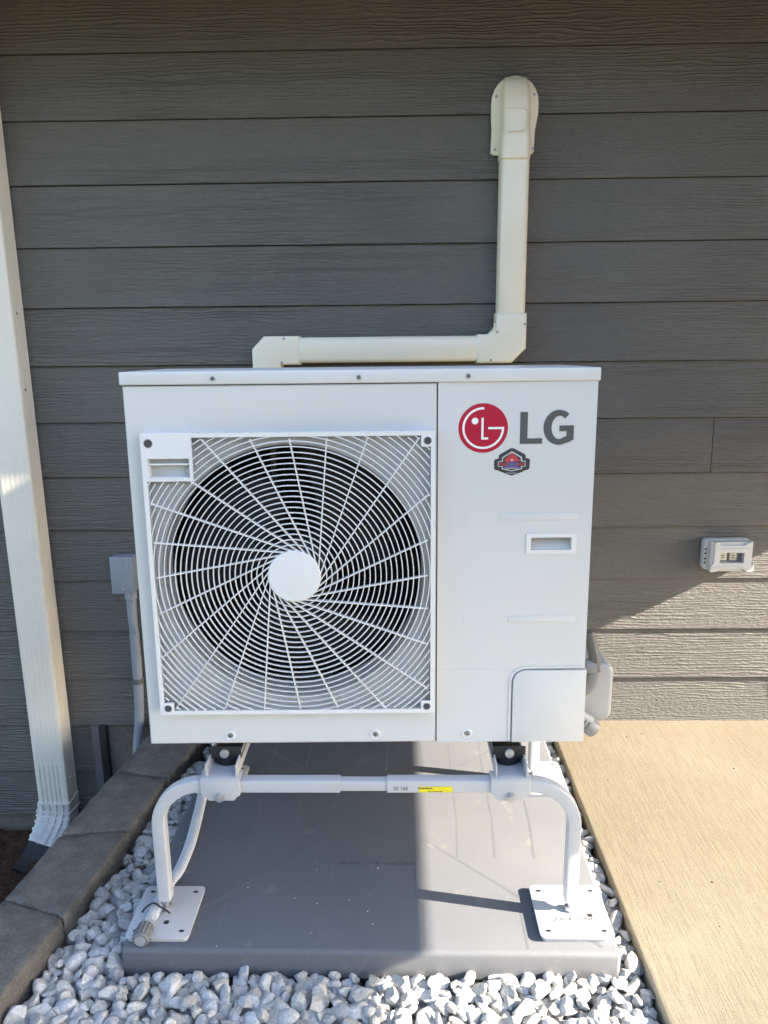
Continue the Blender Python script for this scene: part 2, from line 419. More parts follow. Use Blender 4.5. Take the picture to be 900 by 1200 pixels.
# unseen cedar screen added at right to shade the scene; low sun passes under it
scr = empty('shade_screen', (2.1, 0, -.03), label='unseen cedar board screen on two posts, added to cast the shade', cat='screen')
MB().box(-.045, .045, -1.70, -1.61, 0, 2.86, .004).build('post', WOOD, scr)
MB().box(-.045, .045, .775, .865, 0, 2.27, .004).build('post', WOOD, scr)
zz = .99+.03; k = 0
while zz < 2.79:
    MB().box(-.012, .012, -1.608, .13, zz, min(zz+.1465, 2.82)).build('board', WOOD, scr)
    if zz < 2.42: MB().box(-.012, .012, .1305, .773, zz, min(zz+.1465, 2.475)).build('board', WOOD, scr)
    zz += .147

# an unseen house added behind the camera to block low sky light
nb = empty('sky_blocker', (0, -13, -.5), label='unseen brown house added across the yard to block low sky light', cat='house')
MB().box(-11, 9, -5, 0, 0, 4.6).build('wall', simple('brown render', (.17, .14, .115), .8), nb)
MB().prism([(-5.4, 4.602), (.4, 4.602), (-2.5, 6.4)], -11.4, 9.4, 'yz').build('roof', simple('dark shingle', (.06, .056, .054), .9), nb)
for x in (-7.2, -1.6, 3.6): MB().box(x, x+1.5, .002, .06, 1.0, 2.5).build('window', BLACK, nb)

# ---------------------------------------------------------------- edging blocks
stone_pts = [
    [(-.900, -.250), (-.735, -.330), (-.692, -.050), (-.857, .006)],
    [(-.857, .010), (-.690, -.046), (-.650, .262), (-.829, .242)],
    [(-.829, .247), (-.649, .268), (-.622, .507), (-.787, .547)],
    [(-.786, .552), (-.621, .512), (-.585, .715), (-.757, .775)],
    [(-.756, .780), (-.584, .720), (-.560, .875), (-.735, .890)],
    [(-.945, -.510), (-.785, -.610), (-.736, -.335), (-.901, -.255)],
]
stone_lab = [
    'tapered grey concrete edging block in the lower left corner of the view',
    'grey concrete edging block nearest the downspout outlet, second along the gravel',
    'third grey concrete edging block along the gravel, behind the bent left stand leg',
    'grey concrete edging block just below the grey conduit by the wall',
    'grey concrete edging block at the wall end of the row, mostly behind the unit',
    'grey concrete edging block at the near end of the row',
]
def edging_block(pts, lab, seed):
    cx = sum(p[0] for p in pts)/4; cy = sum(p[1] for p in pts)/4
    b = bmesh.new(); H = .15; lo = [b.verts.new((p[0]-cx, p[1]-cy, 0)) for p in pts]; hi = [b.verts.new((p[0]-cx, p[1]-cy, H)) for p in pts]
    b.faces.new(lo[::-1]); b.faces.new(hi)
    for i in range(4): b.faces.new((lo[i], lo[(i+1) % 4], hi[(i+1) % 4], hi[i]))
    bmesh.ops.bevel(b, geom=b.edges[:], offset=.004, segments=1, affect='EDGES')
    bmesh.ops.triangulate(b, faces=[f for f in b.faces if len(f.verts) > 4])
    bmesh.ops.subdivide_edges(b, edges=[e for e in b.edges if e.calc_length() > .03], cuts=9, use_grid_fill=True)
    bmesh.ops.triangulate(b, faces=b.faces[:])
    for v in b.verts:
        p = Vector((v.co.x+cx, v.co.y+cy, v.co.z)); q = p*46+Vector((seed*5, 0, 0))
        side = 1.0 if v.co.z < H-.003 else .22
        dd = Vector((noise.noise(q), noise.noise(q+Vector((50, 0, 0))), 0))*.007*side
        v.co += dd; v.co.z += .0022*noise.noise(q*.9+Vector((0, 90, 0)))
    me = bpy.data.meshes.new('edging_block'); b.to_mesh(me); b.free(); me.shade_smooth(); me.set_sharp_from_angle(angle=R(50))
    o = mesh_object('edging_block', me, BLOCK); o.location = (cx, cy, -H+rnd.uniform(-.002, .002))
    tag(o, lab, 'edging block', 'concrete edging blocks beside the gravel')
for i, (p, l) in enumerate(zip(stone_pts, stone_lab)): edging_block(p, l, i)
# the buried course under them
bc = MB(); bc.prism([(-.93, -.6), (-.785, -.62), (-.575, .87), (-.735, .88)], -.50, -.152, 'xy')
o = bc.build('buried_course', BLOCK); o['kind'] = 'structure'

# ---------------------------------------------------------------- gravel
def stone_mesh(seed):
    r = random.Random(seed); b = bmesh.new(); bmesh.ops.create_icosphere(b, subdivisions=3, radius=1)
    sx, sy, sz = r.uniform(.9, 1.45), r.uniform(.68, 1.0), r.uniform(.55, .85)
    planes = []
    for _ in range(r.randint(9, 14)):
        d = Vector((r.gauss(0, 1), r.gauss(0, 1), r.gauss(0, 1))).normalized(); planes.append((d, r.uniform(.44, .76)))
    for v in b.verts:
        c = v.co.copy()
        for d, h in planes:
            t = c.dot(d)
            if t > h: c -= d*(t-h)*.985
        c *= 1+.035*noise.noise(v.co*2.2+Vector((seed*3, 0, 0)))
        v.co = Vector((c.x*sx, c.y*sy, c.z*sz))*.025
    me = bpy.data.meshes.new('stone'); b.to_mesh(me); b.free(); me.shade_smooth(); me.set_sharp_from_angle(angle=R(26)); me.materials.append(STONE)
    return me
variants = [stone_mesh(s) for s in range(16)]
def block_edge_x(y):                       # gravel side of the edging row
    pts = [(-.61, -.785), (-.33, -.735), (-.05, -.691), (.265, -.650), (.51, -.621), (.715, -.585), (.9, -.56)]
    if y < pts[0][0]: return -.785+(y+.61)*.16
    for (a, xa), (c, xc) in zip(pts, pts[1:]):
        if a <= y <= c: return xa+(xc-xa)*(y-a)/(c-a)
    return -.56
def pad_left(y): return -.530+.0086*y
def pad_right(y): return .542+.0086*y
spots = []
def allowed(x, y, r):
    if x < block_edge_x(y)+r*.75 or x > .596-r*.8 or y > .88: return False
    if y > -.147-r*.55 and pad_left(y)-r*.5 < x < pad_right(y)+r*.5: return False
    return True
cellsz = .03; gridd = {}
def place(n, zc, zj, rmin, rmax, k, y0, y1):
    got = 0
    for _ in range(n):
        y = rnd.uniform(y0, y1); x = rnd.uniform(-.82, .60); r = rnd.uniform(rmin, rmax)
        if rnd.random() < .15: r *= 1.2
        if not allowed(x, y, r): continue
        ci, cj = int(x//cellsz), int(y//cellsz); ok = True
        for a in range(-2, 3):
            for c in range(-2, 3):
                for (px, py, pr, pl) in gridd.get((ci+a, cj+c), ()):
                    if pl == zc and (px-x)**2+(py-y)**2 < ((pr+r)*k)**2: ok = False; break
                if not ok: break
            if not ok: break
        if not ok: continue
        gridd.setdefault((ci, cj), []).append((x, y, r, zc)); got += 1
        zj2 = rnd.uniform(-zj, zj)
        spots.append((x, y, zc+zj2, r))
    return got
for (y0, y1) in ((-.62, -.12), (-.12, .88)):
    place(14000, -.080, .006, .014, .022, .68, y0, y1)
    place(16000, -.060, .006, .0125, .0225, .74, y0, y1)
    place(9000, -.050, .005, .009, .019, .90, y0, y1)
place(9000, -.066, .008, .015, .022, .86, -1.7, -.62)
cam_p = Vector((0.07216, -1.50134, 1.27292))
def in_frame(x, y, z):
    m = SC.camera.matrix_world.inverted() @ Vector((x, y, z)); px = 450+883.44*m.x/-m.z; py = 600-883.44*m.y/-m.z
    return -20 < px < 920 and -20 < py < 1220
def rank(s):
    x, y, z, r = s
    return (in_frame(x, y, z)*10 + (z+.1)*18 + r*30 - (cam_p-Vector((x, y, z))).length*1.2)
order = sorted(spots, key=rank, reverse=True)
rest = bmesh.new()
for i, (x, y, z, r) in enumerate(order):
    me = variants[rnd.randrange(16)]
    s = r*1.36/.025; z -= .004
    m = Matrix.Translation((x, y, z)) @ Matrix.Rotation(rnd.uniform(0, 6.28), 4, 'Z') @ Matrix.Rotation(rnd.uniform(-.7, .7), 4, 'X') @ Matrix.Rotation(rnd.uniform(-.5, .5), 4, 'Y') @ Matrix.Diagonal((s, s, s, 1))
    if i < 300:
        o = bpy.data.objects.new('stone', me); COL.objects.link(o); o.matrix_world = m; o.parent = gravel_bed
    else:
        n0 = len(rest.verts); rest.from_mesh(me)
        rest.verts.ensure_lookup_table()
        for v in rest.verts[n0:]: v.co = m @ v.co
rm = bpy.data.meshes.new('gravel'); rest.to_mesh(rm); rest.free(); rm.shade_smooth(); rm.set_sharp_from_angle(angle=R(26)); rm.materials.clear()
go = mesh_object('gravel', rm, STONE, gravel_bed); go['kind'] = 'stuff'

# ---------------------------------------------------------------- equipment pad
pad = empty('equipment_pad', (.006, -.147, 0), (0, 0, -.0086), 'flat grey plastic equipment pad lying in the white gravel under the stand', 'equipment pad')
MB().box(-.536, .536, 0, 1.0, -.076, 0, .011, 3).build('pad_body', PAD, pad)
def rib(pts, w=.0030, h=.0006, mat=PAD):
    MB().sweep([(a, c, h*.5) for a, c in pts], [(-w*1.8, -h), (w*1.8, -h), (w*.5, -h*.12), (-w*.5, -h*.12)]).build('rib', mat, pad)
for x in (-.33, -.22, -.11, .02, .115, .215, .31, .41): rib([(x*.98, .30), (x*1.0+.004, .46), (x*1.01, .62), (x*1.02, .88)], .0038, .00045)
for x in (-.34, -.12, .12, .34): rib([(x, .012), (x, .14)], .0038, .00045)
rib([(-.50, .02), (-.12, .38)], .0044, .0009); rib([(.50, .02), (.12, .38)], .0044, .0009); rib([(-.12, .38), (.12, .38)])
rib([(-.5, .95), (-.12, .60)]); rib([(.5, .95), (.12, .60)])
rib(rrect(-.108, .104, .165, .300, .010, 3)+[(.104, .290)], .0028, .0010)
rib([(-.10, .262), (.10, .262)], .002, .0006)
text('lettering', 'ultralite', .020, -.058, .281, .0006, PAD, pad, 'flat', depth=.0006)
text('lettering', 'DiversiTech', .024, .044, .281, .0006, PAD, pad, 'flat', shear=.35, depth=.0006)
# seams in the front edge of the pad
def chips(name, n, region, z, mat, rs, seed):
    r = random.Random(seed); b = bmesh.new()
    for _ in range(n):
        x, y = region(r); s = r.uniform(*rs)
        bmesh.ops.create_icosphere(b, subdivisions=1, radius=s, matrix=Matrix.Translation((x, y, z+s*.3)) @ Matrix.Rotation(r.uniform(0, 6), 4, 'Z') @ Matrix.Diagonal((1.4, .8, .6, 1)))
    me = bpy.data.meshes.new(name); b.to_mesh(me); b.free()
    o = mesh_object(name, me, mat); o['kind'] = 'stuff'; return o
def pr(r):
    if r.random() < .6: return (r.uniform(-.5, .1), -.147+abs(r.gauss(0, .16))+.01)
    return (r.uniform(-.5, .5), r.uniform(-.13, .5))
chips('debris', 16, pr, 0, STONE, (.0008, .0022), 3)
chips('dark_debris', 16, lambda r: (r.uniform(.7, 1.35), r.uniform(-.1, .85)), -.030, SOIL, (.0009, .0024), 5)

# ---------------------------------------------------------------- stand
stand = empty('support_stand', (0, 0, 0), label='white tubular steel stand with four foot plates carrying the heat pump', cat='stand')
YF, YR = -.037, .492
def foot_plate(x0, x1, y0, y1, sq):
    h = .013
    p = MB(); p.prism(rrect(x0, x1, y0, y1, .013), .0085, h, 'xy', .0012)
    p.prism(rrect(x0+.004, x1-.004, y0+.004, y1-.004, .010), .0002, .0084, 'xy')
    o = p.build('foot_plate', STAND, stand)
    for cx, cy in ((x0+.02, y0+.02), (x1-.02, y0+.02), (x0+.02, y1-.02), (x1-.02, y1-.02)):
        hb = MB(); hb.prism([(cx+a*.0062, cy+c*.0036) for a, c in circ(1, 14)], h+.0002, h+.0006, 'xy'); hb.build('hole', BLACKINK, o)
    hb = MB(); hb.box(sq[0]-.0055, sq[0]+.0055, sq[1]-.005, sq[1]+.005, h+.0002, h+.0006); hb.build('hole', BLACKINK, o)
    return o
foot_plate(-.527, -.386, -.124, .036, (-.447, -.079))
plate_r = foot_plate(.376, .537, -.120, .042, (.497, -.055))
foot_plate(-.510, -.380, .408, .556, (-.45, .45)); foot_plate(.428, .556, .408, .575, (.52, .45))
def leg_frame(y, xl, xr, zb, zt):
    w = .0285; prof = rprof(w, w, .0036)
    for s, xx in ((-1, xl), (1, xr)):
        rad = .098; path = [(xx, y, zb+.043), (xx, y, zb+.09)]
        for k in range(13):
            a = R(90*k/12); path.append((xx-s*rad*(1-math.cos(a)), y, zt-rad+rad*math.sin(a)))
        end = -.055 if s < 0 else .047
        path.append((end, y, zt))
        lg = MB(); lg.sweep(path, prof, up=(0, 1, 0)); lg.build('leg', STAND, stand)
        f = MB(); f.cyl((xx, y, .012), (xx, y, .050), .0055, 12).cyl((xx, y, .0132), (xx, y, .0235), .0125, 6, bev=.001).cyl((xx, y, .034), (xx, y, .044), .0105, 6, bev=.001)
        f.build('levelling_foot', STEEL, stand)
    b = MB(); b.sweep([(-.20, y, zt), (.20, y, zt)], rprof(.0232, .0232, .003), up=(0, 1, 0)); b.build('crossbar', STAND, stand)
leg_frame(YF, -.458, .455, .0, .331); leg_frame(YR, -.458, .466, .0, .331)
for xc, lft in ((-.311, True), (.314, False)):
    # saddle bracket over the bar
    for y in (YF, YR):
        s = -1 if y == YF else 1
        c = MB(); z0, z1 = .331-.029, .331+.0085
        c.prism([(xc-.045, z1+.010), (xc+.041, z1+.010), (xc+.041, z0+.018), (xc+.026, z0), (xc-.028, z0), (xc-.045, z0+.018)], y+s*.0155, y+s*.0195, 'xz', .0010)
        c.box(xc-.045, xc+.041, min(y+s*.0195, y-s*.016), max(y+s*.0195, y-s*.016), z1+.0102, z1+.0137, .001)
        br = c.build('saddle_bracket', STAND, stand)
        bl = MB(); bl.cyl((xc-.003, y+s*.0195, z0+.0095), (xc-.003, y+s*.029, z0+.0095), .0085, 6, bev=.001).cyl((xc-.003, y+s*.0195, z0+.0095), (xc-.003, y+s*.0225, z0+.0095), .0105, 20)
        bl.build('bolt', STEEL, br)
    # open channel rail running front to back
    prof = [(-.034, -.014), (.034, -.014), (.034, .020), (.031, .020), (.031, -.011), (-.031, -.011), (-.031, .020), (-.034, .020)]
    rl = MB(); rl.sweep([(xc, YF-.012, .3625), (xc, .20, .3625), (xc, YR+.016, .3625)], prof); rl.build('rail', STAND, stand)
    for y in (.028, .37):
        m = MB(); m.cyl((xc, y, .3516), (xc, y, .374), .030, 32, .033, bev=.003); mt = m.build('rubber_mount', RUBBER, stand)
        p = MB(); p.box(xc-.036, xc+.036, y-.032, y+.032, .374, .3772, .001); p.box(xc-.036, xc+.036, y-.034, y-.031, .3735, .402, .001)
        p.build('mount_bracket', DARK, mt)
        q = MB(); q.cyl((xc, y-.034, .388), (xc, y-.042, .388), .010, 20, bev=.001); q.build('bolt', STEEL, mt)
# stickers on the right tube and right foot plate
st = MB(); st.prism(rrect(.115, .188, .3195, .3330, .001), YF-.0149, YF-.0141, 'xz'); st.build('sticker', YELLOW, stand)
text('lettering', 'diversitech', .0070, .129, YF-.0152, .3295, BLACKINK, stand, bold=.0001, depth=.0001)
text('lettering', 'keep all bolts tight', .0042, .150, YF-.0152, .3220, BLACKINK, stand, depth=.0001)
text('lettering', '25 160', .0115, .076, YF-.0145, .328, INK, stand, depth=.0002, bold=.0001)
lb = MB(); lb.prism([(.405, -.086), (.508, -.086), (.508, -.058), (.405, -.058)], .0132, .0136, 'xy'); lb.build('sticker', PAPER, stand)
text('lettering', 'QUICK-SLING', .0165, .457, -.067, .0138, BLACKINK, stand, 'flat', depth=.0001, bold=.00035)
text('lettering', 'diversitech', .0085, .462, -.078, .0138, BLACKINK, stand, 'flat', depth=.0001, shear=.3)

# ---------------------------------------------------------------- drain hose
hose = empty('drain_hose', (-.47, 0, 0), label='pale braided hose with ribbed grey end cap tied to the left foot plate', cat='hose')
hp = [(-.440+.47, .64, .13), (-.480+.47, .60, .03), (-.503+.47, .52, .0125), (-.490+.47, .42, .011), (-.478+.47, .32, .011), (-.466+.47, .19, .011), (-.466+.47, .09, .013), (-.474+.47, .035, .020), (-.478+.47, -.02, .021), (-.481+.47, -.075, .021)]
def smooth_path(p, n=6):
    P = [Vector(a) for a in p]; out = []
    for i in range(len(P)-1):
        a, b, c, d = P[max(i-1, 0)], P[i], P[i+1], P[min(i+2, len(P)-1)]
        for k in range(n):
            t = k/n; out.append(.5*((2*b)+(-a+c)*t+(2*a-5*b+4*c-d)*t*t+(-a+3*b-3*c+d)*t**3))
    return out+[P[-1]]
MB().sweep(smooth_path(hp), [(x*1.25, z*.62) for x, z in circ(.0115, 14)]).build('hose_tube', HOSE, hose)
rb = MB()
for k in range(12):
    t = k/11; y = -.030-.055*t; rb.cyl((-.0095-.002*t, y, .0215), (-.0095-.002*t, y-.0028, .0215), .0118, 16)
rb.build('ribbed_sleeve', simple('clear grey rib', (.50, .515, .53), .35, .1, 30), hose)
cap = MB(); cap.cyl((-.014, -.098, .020), (-.016, -.137, .017), .0165, 20, .0175, bev=.002)
for k in range(14):
    a = 2*math.pi*k/14; cap.cyl((-.014+.0168*math.cos(a), -.102, .020+.0168*math.sin(a)), (-.016+.0178*math.cos(a), -.132, .0175+.0178*math.sin(a)), .002, 6)
cap.build('end_cap', REDCAP, hose)
MB().cyl((-.0165, -.1372, .017), (-.0166, -.1392, .017), .0115, 20).build('cap_core', simple('grey core', (.30, .30, .31), .5), hose)
MB().sweep(smooth_path([(-.040, -.052, .016), (-.028, -.050, .030), (-.012, -.049, .037), (.006, -.058, .034), (.018, -.060, .028), (.024, -.056, .017)], 5), circ(.0021, 8)).build('cable_tie', RUBBER, hose)

# ---------------------------------------------------------------- heat pump
hpump = empty('heat_pump', (0, 0, .4083), (-.0178, 0, .0149), 'white heat pump with round fan grille and red round emblem on the stand', 'heat pump')
W2, HT, DP = .474, .780, .33
FX, FZ, FR = -.146, .386, .271      # fan centre and hole radius
cs = MB()
cs.box(-W2, -W2+.004, .004, DP, 0, HT, .0012); cs.box(W2-.004, W2, .004, DP, 0, HT, .0012)
cs.box(-W2+.0042, W2-.0042, .02, DP-.001, .0, .004); cs.box(-W2+.0042, W2-.0042, DP-.006, DP-.001, .0042, HT-.001)
cs.build('casing', WHITE, hpump)
# front panel with the round fan hole
def fan_panel(x0, x1, z0, z1, n=96):
    b = bmesh.new(); ang = sorted(set([2*math.pi*k/n for k in range(n)]+[math.atan2(zz-FZ, xx-FX) % (2*math.pi) for xx in (x0, x1) for zz in (z0, z1)]))
    rows = []
    for a in ang:
        ca, sa = math.cos(a), math.sin(a)
        t = min([(x1-FX)/ca if ca > 1e-9 else 9, (x0-FX)/ca if ca < -1e-9 else 9, (z1-FZ)/sa if sa > 1e-9 else 9, (z0-FZ)/sa if sa < -1e-9 else 9])
        rr = FR+.012
        rows.append([b.verts.new(q) for q in ((FX+t*ca, .0035, FZ+t*sa), (FX+(t-.004 if t < .9 else t)*ca, 0, FZ+(t-.004)*sa), (FX+rr*ca, 0, FZ+rr*sa), (FX+(rr-.008)*ca, .004, FZ+(rr-.008)*sa), (FX+FR*ca, .014, FZ+FR*sa), (FX+FR*ca, .07, FZ+FR*sa))])
    m = len(rows)
    for i in range(m):
        A, B = rows[i], rows[(i+1) % m]
        for j in range(5): b.faces.new((A[j], B[j], B[j+1], A[j+1]))
    bmesh.ops.recalc_face_normals(b, faces=b.faces[:])
    me = bpy.data.meshes.new('front_panel'); b.to_mesh(me); b.free(); me.shade_smooth(); me.set_sharp_from_angle(angle=R(35))
    return me
mesh_object('front_panel', fan_panel(-W2+.001, .1536, .0, HT-.0005), WHITE, hpump)
MB().box(.1538, .1554, .002, .02, .001, HT-.002).build('panel_gap', DARK, hpump)
# added grey plate around the hole paints the shade behind the grille
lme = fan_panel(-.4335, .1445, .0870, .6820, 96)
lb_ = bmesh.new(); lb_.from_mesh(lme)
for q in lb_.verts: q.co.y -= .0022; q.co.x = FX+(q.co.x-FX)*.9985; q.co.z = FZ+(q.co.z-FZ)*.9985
lb_.to_mesh(lme); lb_.free(); lme.name = 'grille_shade'; mesh_object('grille_shade', lme, SHADE_GREY, hpump)
# right service panel with recessed hand hold and corner cut for the valve cover
hx0, hx1, hz0, hz1 = .349, .433, .4345, .461
sp = MB(); sp.cells([.1556, hx0, hx1, W2-.0005], [.170, hz0, hz1, HT-.0005], {(1, 1)}, 0, .006)
CR = .030; xk = .3175
prof = [(.1556, 0), (xk, 0), (xk, .1695-CR)]
for k in range(9): a = R(180-90*k/8); prof.append((xk+CR+CR*math.cos(a), .1695-CR+CR*math.sin(a)))
prof += [(xk+CR, .1698), (.1556, .1698)]
sp.prism(prof, 0, .006)
pnl = sp.build('service_panel', WHITE, hpump)
pk = MB(); pk.cells([hx0-.010, hx0, hx1, hx1+.010], [hz0-.0085, hz0, hz1, hz1+.0085], {(1, 1)}, -.0028, -.0002); pk.build('handle_rim', GRILLE, pnl)
pk = MB(); pk.box(hx0-.004, hx0-.0002, .0065, .04, hz0-.004, hz1+.004); pk.box(hx1+.0002, hx1+.004, .0065, .04, hz0-.004, hz1+.004)
pk.box(hx0-.004, hx1+.004, .0065, .04, hz1+.0002, hz1+.004); pk.prism([(.0065, hz0-.004), (.0065, hz0-.0002), (.030, hz1-.003), (.034, hz1-.003), (.034, hz0-.004)], hx0-.0001, hx1+.0001, 'yz')
pk.build('hand_hold', WHITE, pnl)
for (x0, x1, z) in ((.280, .446, .505), (.305, .448, .283)):
    e = MB(); e.prism(rrect(x0, x1, z-.0085, z+.0075, .003), -.0013, .001, 'xz', .0011); e.build('pressed_rib', WHITE, pnl)
for x, z in ((.212, .500), (.213, .282)): MB().box(x-.0012, x+.0012, -.0008, .001, z-.010, z+.008, .0004).build('pressed_rib', WHITE, pnl)
# valve cover in the lower right corner
xv = xk+.0020; zv = .1695-.0020
prof = [(xv, .0), (W2+.003, .0), (W2+.003, zv), (xk+CR, zv)]
for k in range(1, 9): a = R(90+90*k/8); prof.append((xk+CR+(CR-.002)*math.cos(a), .1695-CR+(CR-.002)*math.sin(a)))
v = MB(); v.prism(prof, -.0045, .012, 'xz', .002); v.box(W2+.0002, W2+.003, .0125, .14, .0, zv-.001); v.build('valve_cover', WHITE, hpump)
MB().sweep([(xk-.004, -.0002, .002), (xk-.004, -.0002, .1695-CR)]+[(xk+CR+(CR+.004)*math.cos(R(180-9*k)), -.0002, .1695-CR+(CR+.004)*math.sin(R(180-9*k))) for k in range(1, 11)]+[(W2-.006, -.0002, .1735)], [(-.0022, -.0020), (.0022, -.0020), (.0036, .0010), (-.0036, .0010)], up=(0, 1, 0)).build('cover_ridge', WHITE, hpump)
MB().box(xk-.001, W2-.003, .0065, .02, .0, .1715).build('cover_gap', simple('shadow gap grey', (.10, .10, .105), .6), hpump)
MB().box(.452, .456, -.0006, .001, .164, .171).build('cover_tab', simple('tab grey', (.35, .36, .37), .5), hpump)
# top cover
tc = MB(); tc.box(-W2-.0035, W2+.0035, -.0045, DP+.004, HT, HT+.026, .003, 3); tc.build('top_cover', WHITE, hpump)
MB().box(-W2+.002, W2-.002, .0006, .01, HT-.0016, HT-.0003).build('top_gap', DARK, hpump)
def screw(x, z, y, r=.0055, parent=hpump, dish=False):
    if dish:
        d = MB(); d.lathe([(r*2.0, -.0003), (r*1.75, -.0022), (r*1.25, -.0016), (r*1.1, .0)], (x, y, z), 24); d.build('screw_boss', GRILLE, parent)
    s = MB(); s.cyl((x, y+.002, z), (x, y-.0028, z), r, 16, r*.8)
    o = s.build('screw', SCREW, parent)
    c = MB(); c.box(x-r*.55, x+r*.55, y-.0031, y-.0027, z-r*.12, z+r*.12); c.box(x-r*.12, x+r*.12, y-.00325, y-.0028, z-r*.55, z+r*.55); c.build('screw_slot', DARK, o)
for x in (-.291, -.002, .215): screw(x, HT+.0115, -.0045)
for x in (-.297, .021, .222): screw(x, .0200, 0, .0058, hpump, True)
# fan, motor and coil inside
MB().box(-.46, .15, .262, .266, .05, .74).build('coil_backing', DARK, hpump)
co = MB()
for k in range(46): co.box(-.455+.0131*k, -.4535+.0131*k, .245, .262, .06, .73)
for k in range(16): co.cyl((-.456, .250, .09+.04*k), (.146, .250, .09+.04*k), .004, 6)
co.build('coil', FIN, hpump)
mo = MB(); mo.box(-.085, -.072, .205, .222, .06, .73); mo.box(-.215, -.202, .205, .222, .06, .73); mo.cyl((FX, .16, FZ), (FX, .235, FZ), .055, 32); mo.build('motor_mount', simple('motor steel', (.10, .105, .115), .45, .1, 20, metal=.4), hpump)
fh = MB(); fh.lathe([(.001, .060), (.030, .061), (.062, .072), (.068, .090), (.068, .15)], (FX, 0, FZ), 48); fan = fh.build('fan', BLADE, hpump)
for k in range(3):
    b = bmesh.new(); rows = []
    for i in range(11):
        t = i/10; r = .066+(.262-.066)*t; half = R(34+14*math.sin(t*2.3)-6*t); sweepa = R(120*k+25+26*t*t); row = []
        for j in range(9):
            u = j/8*2-1; a = sweepa+half*u
            row.append(b.verts.new((FX+r*math.cos(a), .105-.036*u*(1-.25*t)+.010*u*u, FZ+r*math.sin(a))))
        rows.append(row)
    for A, B in zip(rows, rows[1:]):
        for j in range(8): b.faces.new((A[j], A[j+1], B[j+1], B[j]))
    g = bmesh.ops.solidify(b, geom=b.faces[:], thickness=.003)
    bmesh.ops.recalc_face_normals(b, faces=b.faces[:])
    me = bpy.data.meshes.new('blade'); b.to_mesh(me); b.free(); me.shade_smooth(); me.set_sharp_from_angle(angle=R(40)); mesh_object('blade', me, BLADE, fan)

# grille: frame, corner lugs, hand hold, rings and spokes
GX0, GX1, GZ0, GZ1 = -.4375, .1485, .083, .6860
YG = -.026                           # front of the grille
bw = .0085
HPX, HPZ = -.336, .590               # corner plate of the grille reaches this far
fr = MB()
xs = [GX0, GX0+.0115, HPX-.0075, HPX, GX1-bw, GX1]; 
fr.cells([GX0, GX0+bw, GX1-bw, GX1], [GZ0, GZ0+bw, GZ1-bw, GZ1], {(1, 1)}, YG, YG+.006)
frame = None
# side walls
fr.box(GX0+.0004, GX0+.003, YG+.0062, -.0006, GZ0+.0004, GZ1-.0004); fr.box(GX1-.003, GX1-.0004, YG+.0062, -.0006, GZ0+.0004, GZ1-.0004)
fr.box(GX0+.0032, GX1-.0032, YG+.0062, -.0006, GZ0+.0004, GZ0+.003)
# top wall with a row of slots
fr.box(GX0+.0032, GX1-.0032, -.0065, -.0006, GZ1-.0034, GZ1-.0004)
fr.box(GX0+.0032, HPX-.004, YG+.0062, -.0067, GZ1-.0034, GZ1-.0004); fr.box(GX1-.045, GX1-.0032, YG+.0062, -.0067, GZ1-.0034, GZ1-.0004)
x = HPX-.0038
while x < GX1-.048: fr.box(x, x+.0042, YG+.0062, -.0067, GZ1-.0034, GZ1-.0004); x += .0125
grille = fr.build('fan_grille', GRILLE, hpump)
MB().box(HPX, GX1-.046, YG+.0066, -.003, GZ1-.0068, GZ1-.0048).build('slot_shade', INK, grille)  # added dark sheet paints the shade inside the slots
# corner plate with hand hold, top left
px0, px1, pz0, pz1 = GX0+bw*.9, HPX, HPZ, GZ1-bw*.9
cp = MB(); cp.cells([px0, px0+.0045, px1-.0065, px1], [pz0, pz0+.0065, pz0+.046, pz1], {(1, 1)}, YG-.0004, YG+.0055)
cp.build('corner_plate', GRILLE, grille)
a0, a1, b0, b1 = px0+.0045, px1-.0065, pz0+.0065, pz0+.046
MB().box(a0, a1, YG+.018, YG+.0195, b0, b1).build('pocket_back', SHADE_GREY, grille)  # pocket back greyed to paint the shade inside it
hh = MB(); hh.box(a0-.001, a0+.0015, YG+.0057, YG+.018, b0, b1); hh.box(a1-.0015, a1+.001, YG+.0057, YG+.018, b0, b1)
hh.box(a0+.002, a1-.002, YG+.0057, YG+.0178, b0-.001, b0+.0015); hh.box(a0+.002, a1-.002, YG+.0057, YG+.0178, b1-.0015, b1+.001)
hh.box(a0+.002, a1-.002, YG+.0035, YG+.0170, b0+.0260, b0+.0292)
hh.build('grille_handle', GRILLE, grille)
rg = MB(); rg.lathe([(.0055, 0), (.0065, -.0012), (.0075, 0)], (a1-.009, YG+.0178, b0+.013), 20); rg.build('moulded_ring', SHADE_GREY, grille)
def lug(cx, cz, x0, x1, z0, z1, r=.0072):
    if x1 is not None:
        l = MB(); l.prism(rrect(x0, x1, z0, z1, .003), YG-.0003, YG+.0057, 'xz', .0006); l.build('corner_lug', GRILLE, grille)
    h = MB(); h.lathe([(r, -.0002), (r*.9, .0), (r*.86, .012)], (cx, YG-.0006, cz), 24); h.build('screw_hole', INK, grille)
    h = MB(); h.cyl((cx, YG-.0008, cz), (cx, YG-.0004, cz), r*.86, 24); h.build('screw_hole', simple('deep hole', (.05, .055, .06), .5) if 'deep hole' not in bpy.data.materials else bpy.data.materials['deep hole'], grille)
lug(GX0+.016, GZ1-.0195, 0, None, 0, 0, .0088)
lug(GX1-.0150, GZ1-.0190, GX1-.028, GX1-bw*.8, GZ1-.031, GZ1-bw*.8, .0078)
lug(GX0+.0170, GZ0+.0150, GX0+bw*.8, GX0+.029, GZ0+bw*.8, GZ0+.027, .0078)
lug(GX1-.0160, GZ0+.0150, GX1-.029, GX1-bw*.8, GZ0+bw*.8, GZ0+.027, .0078)
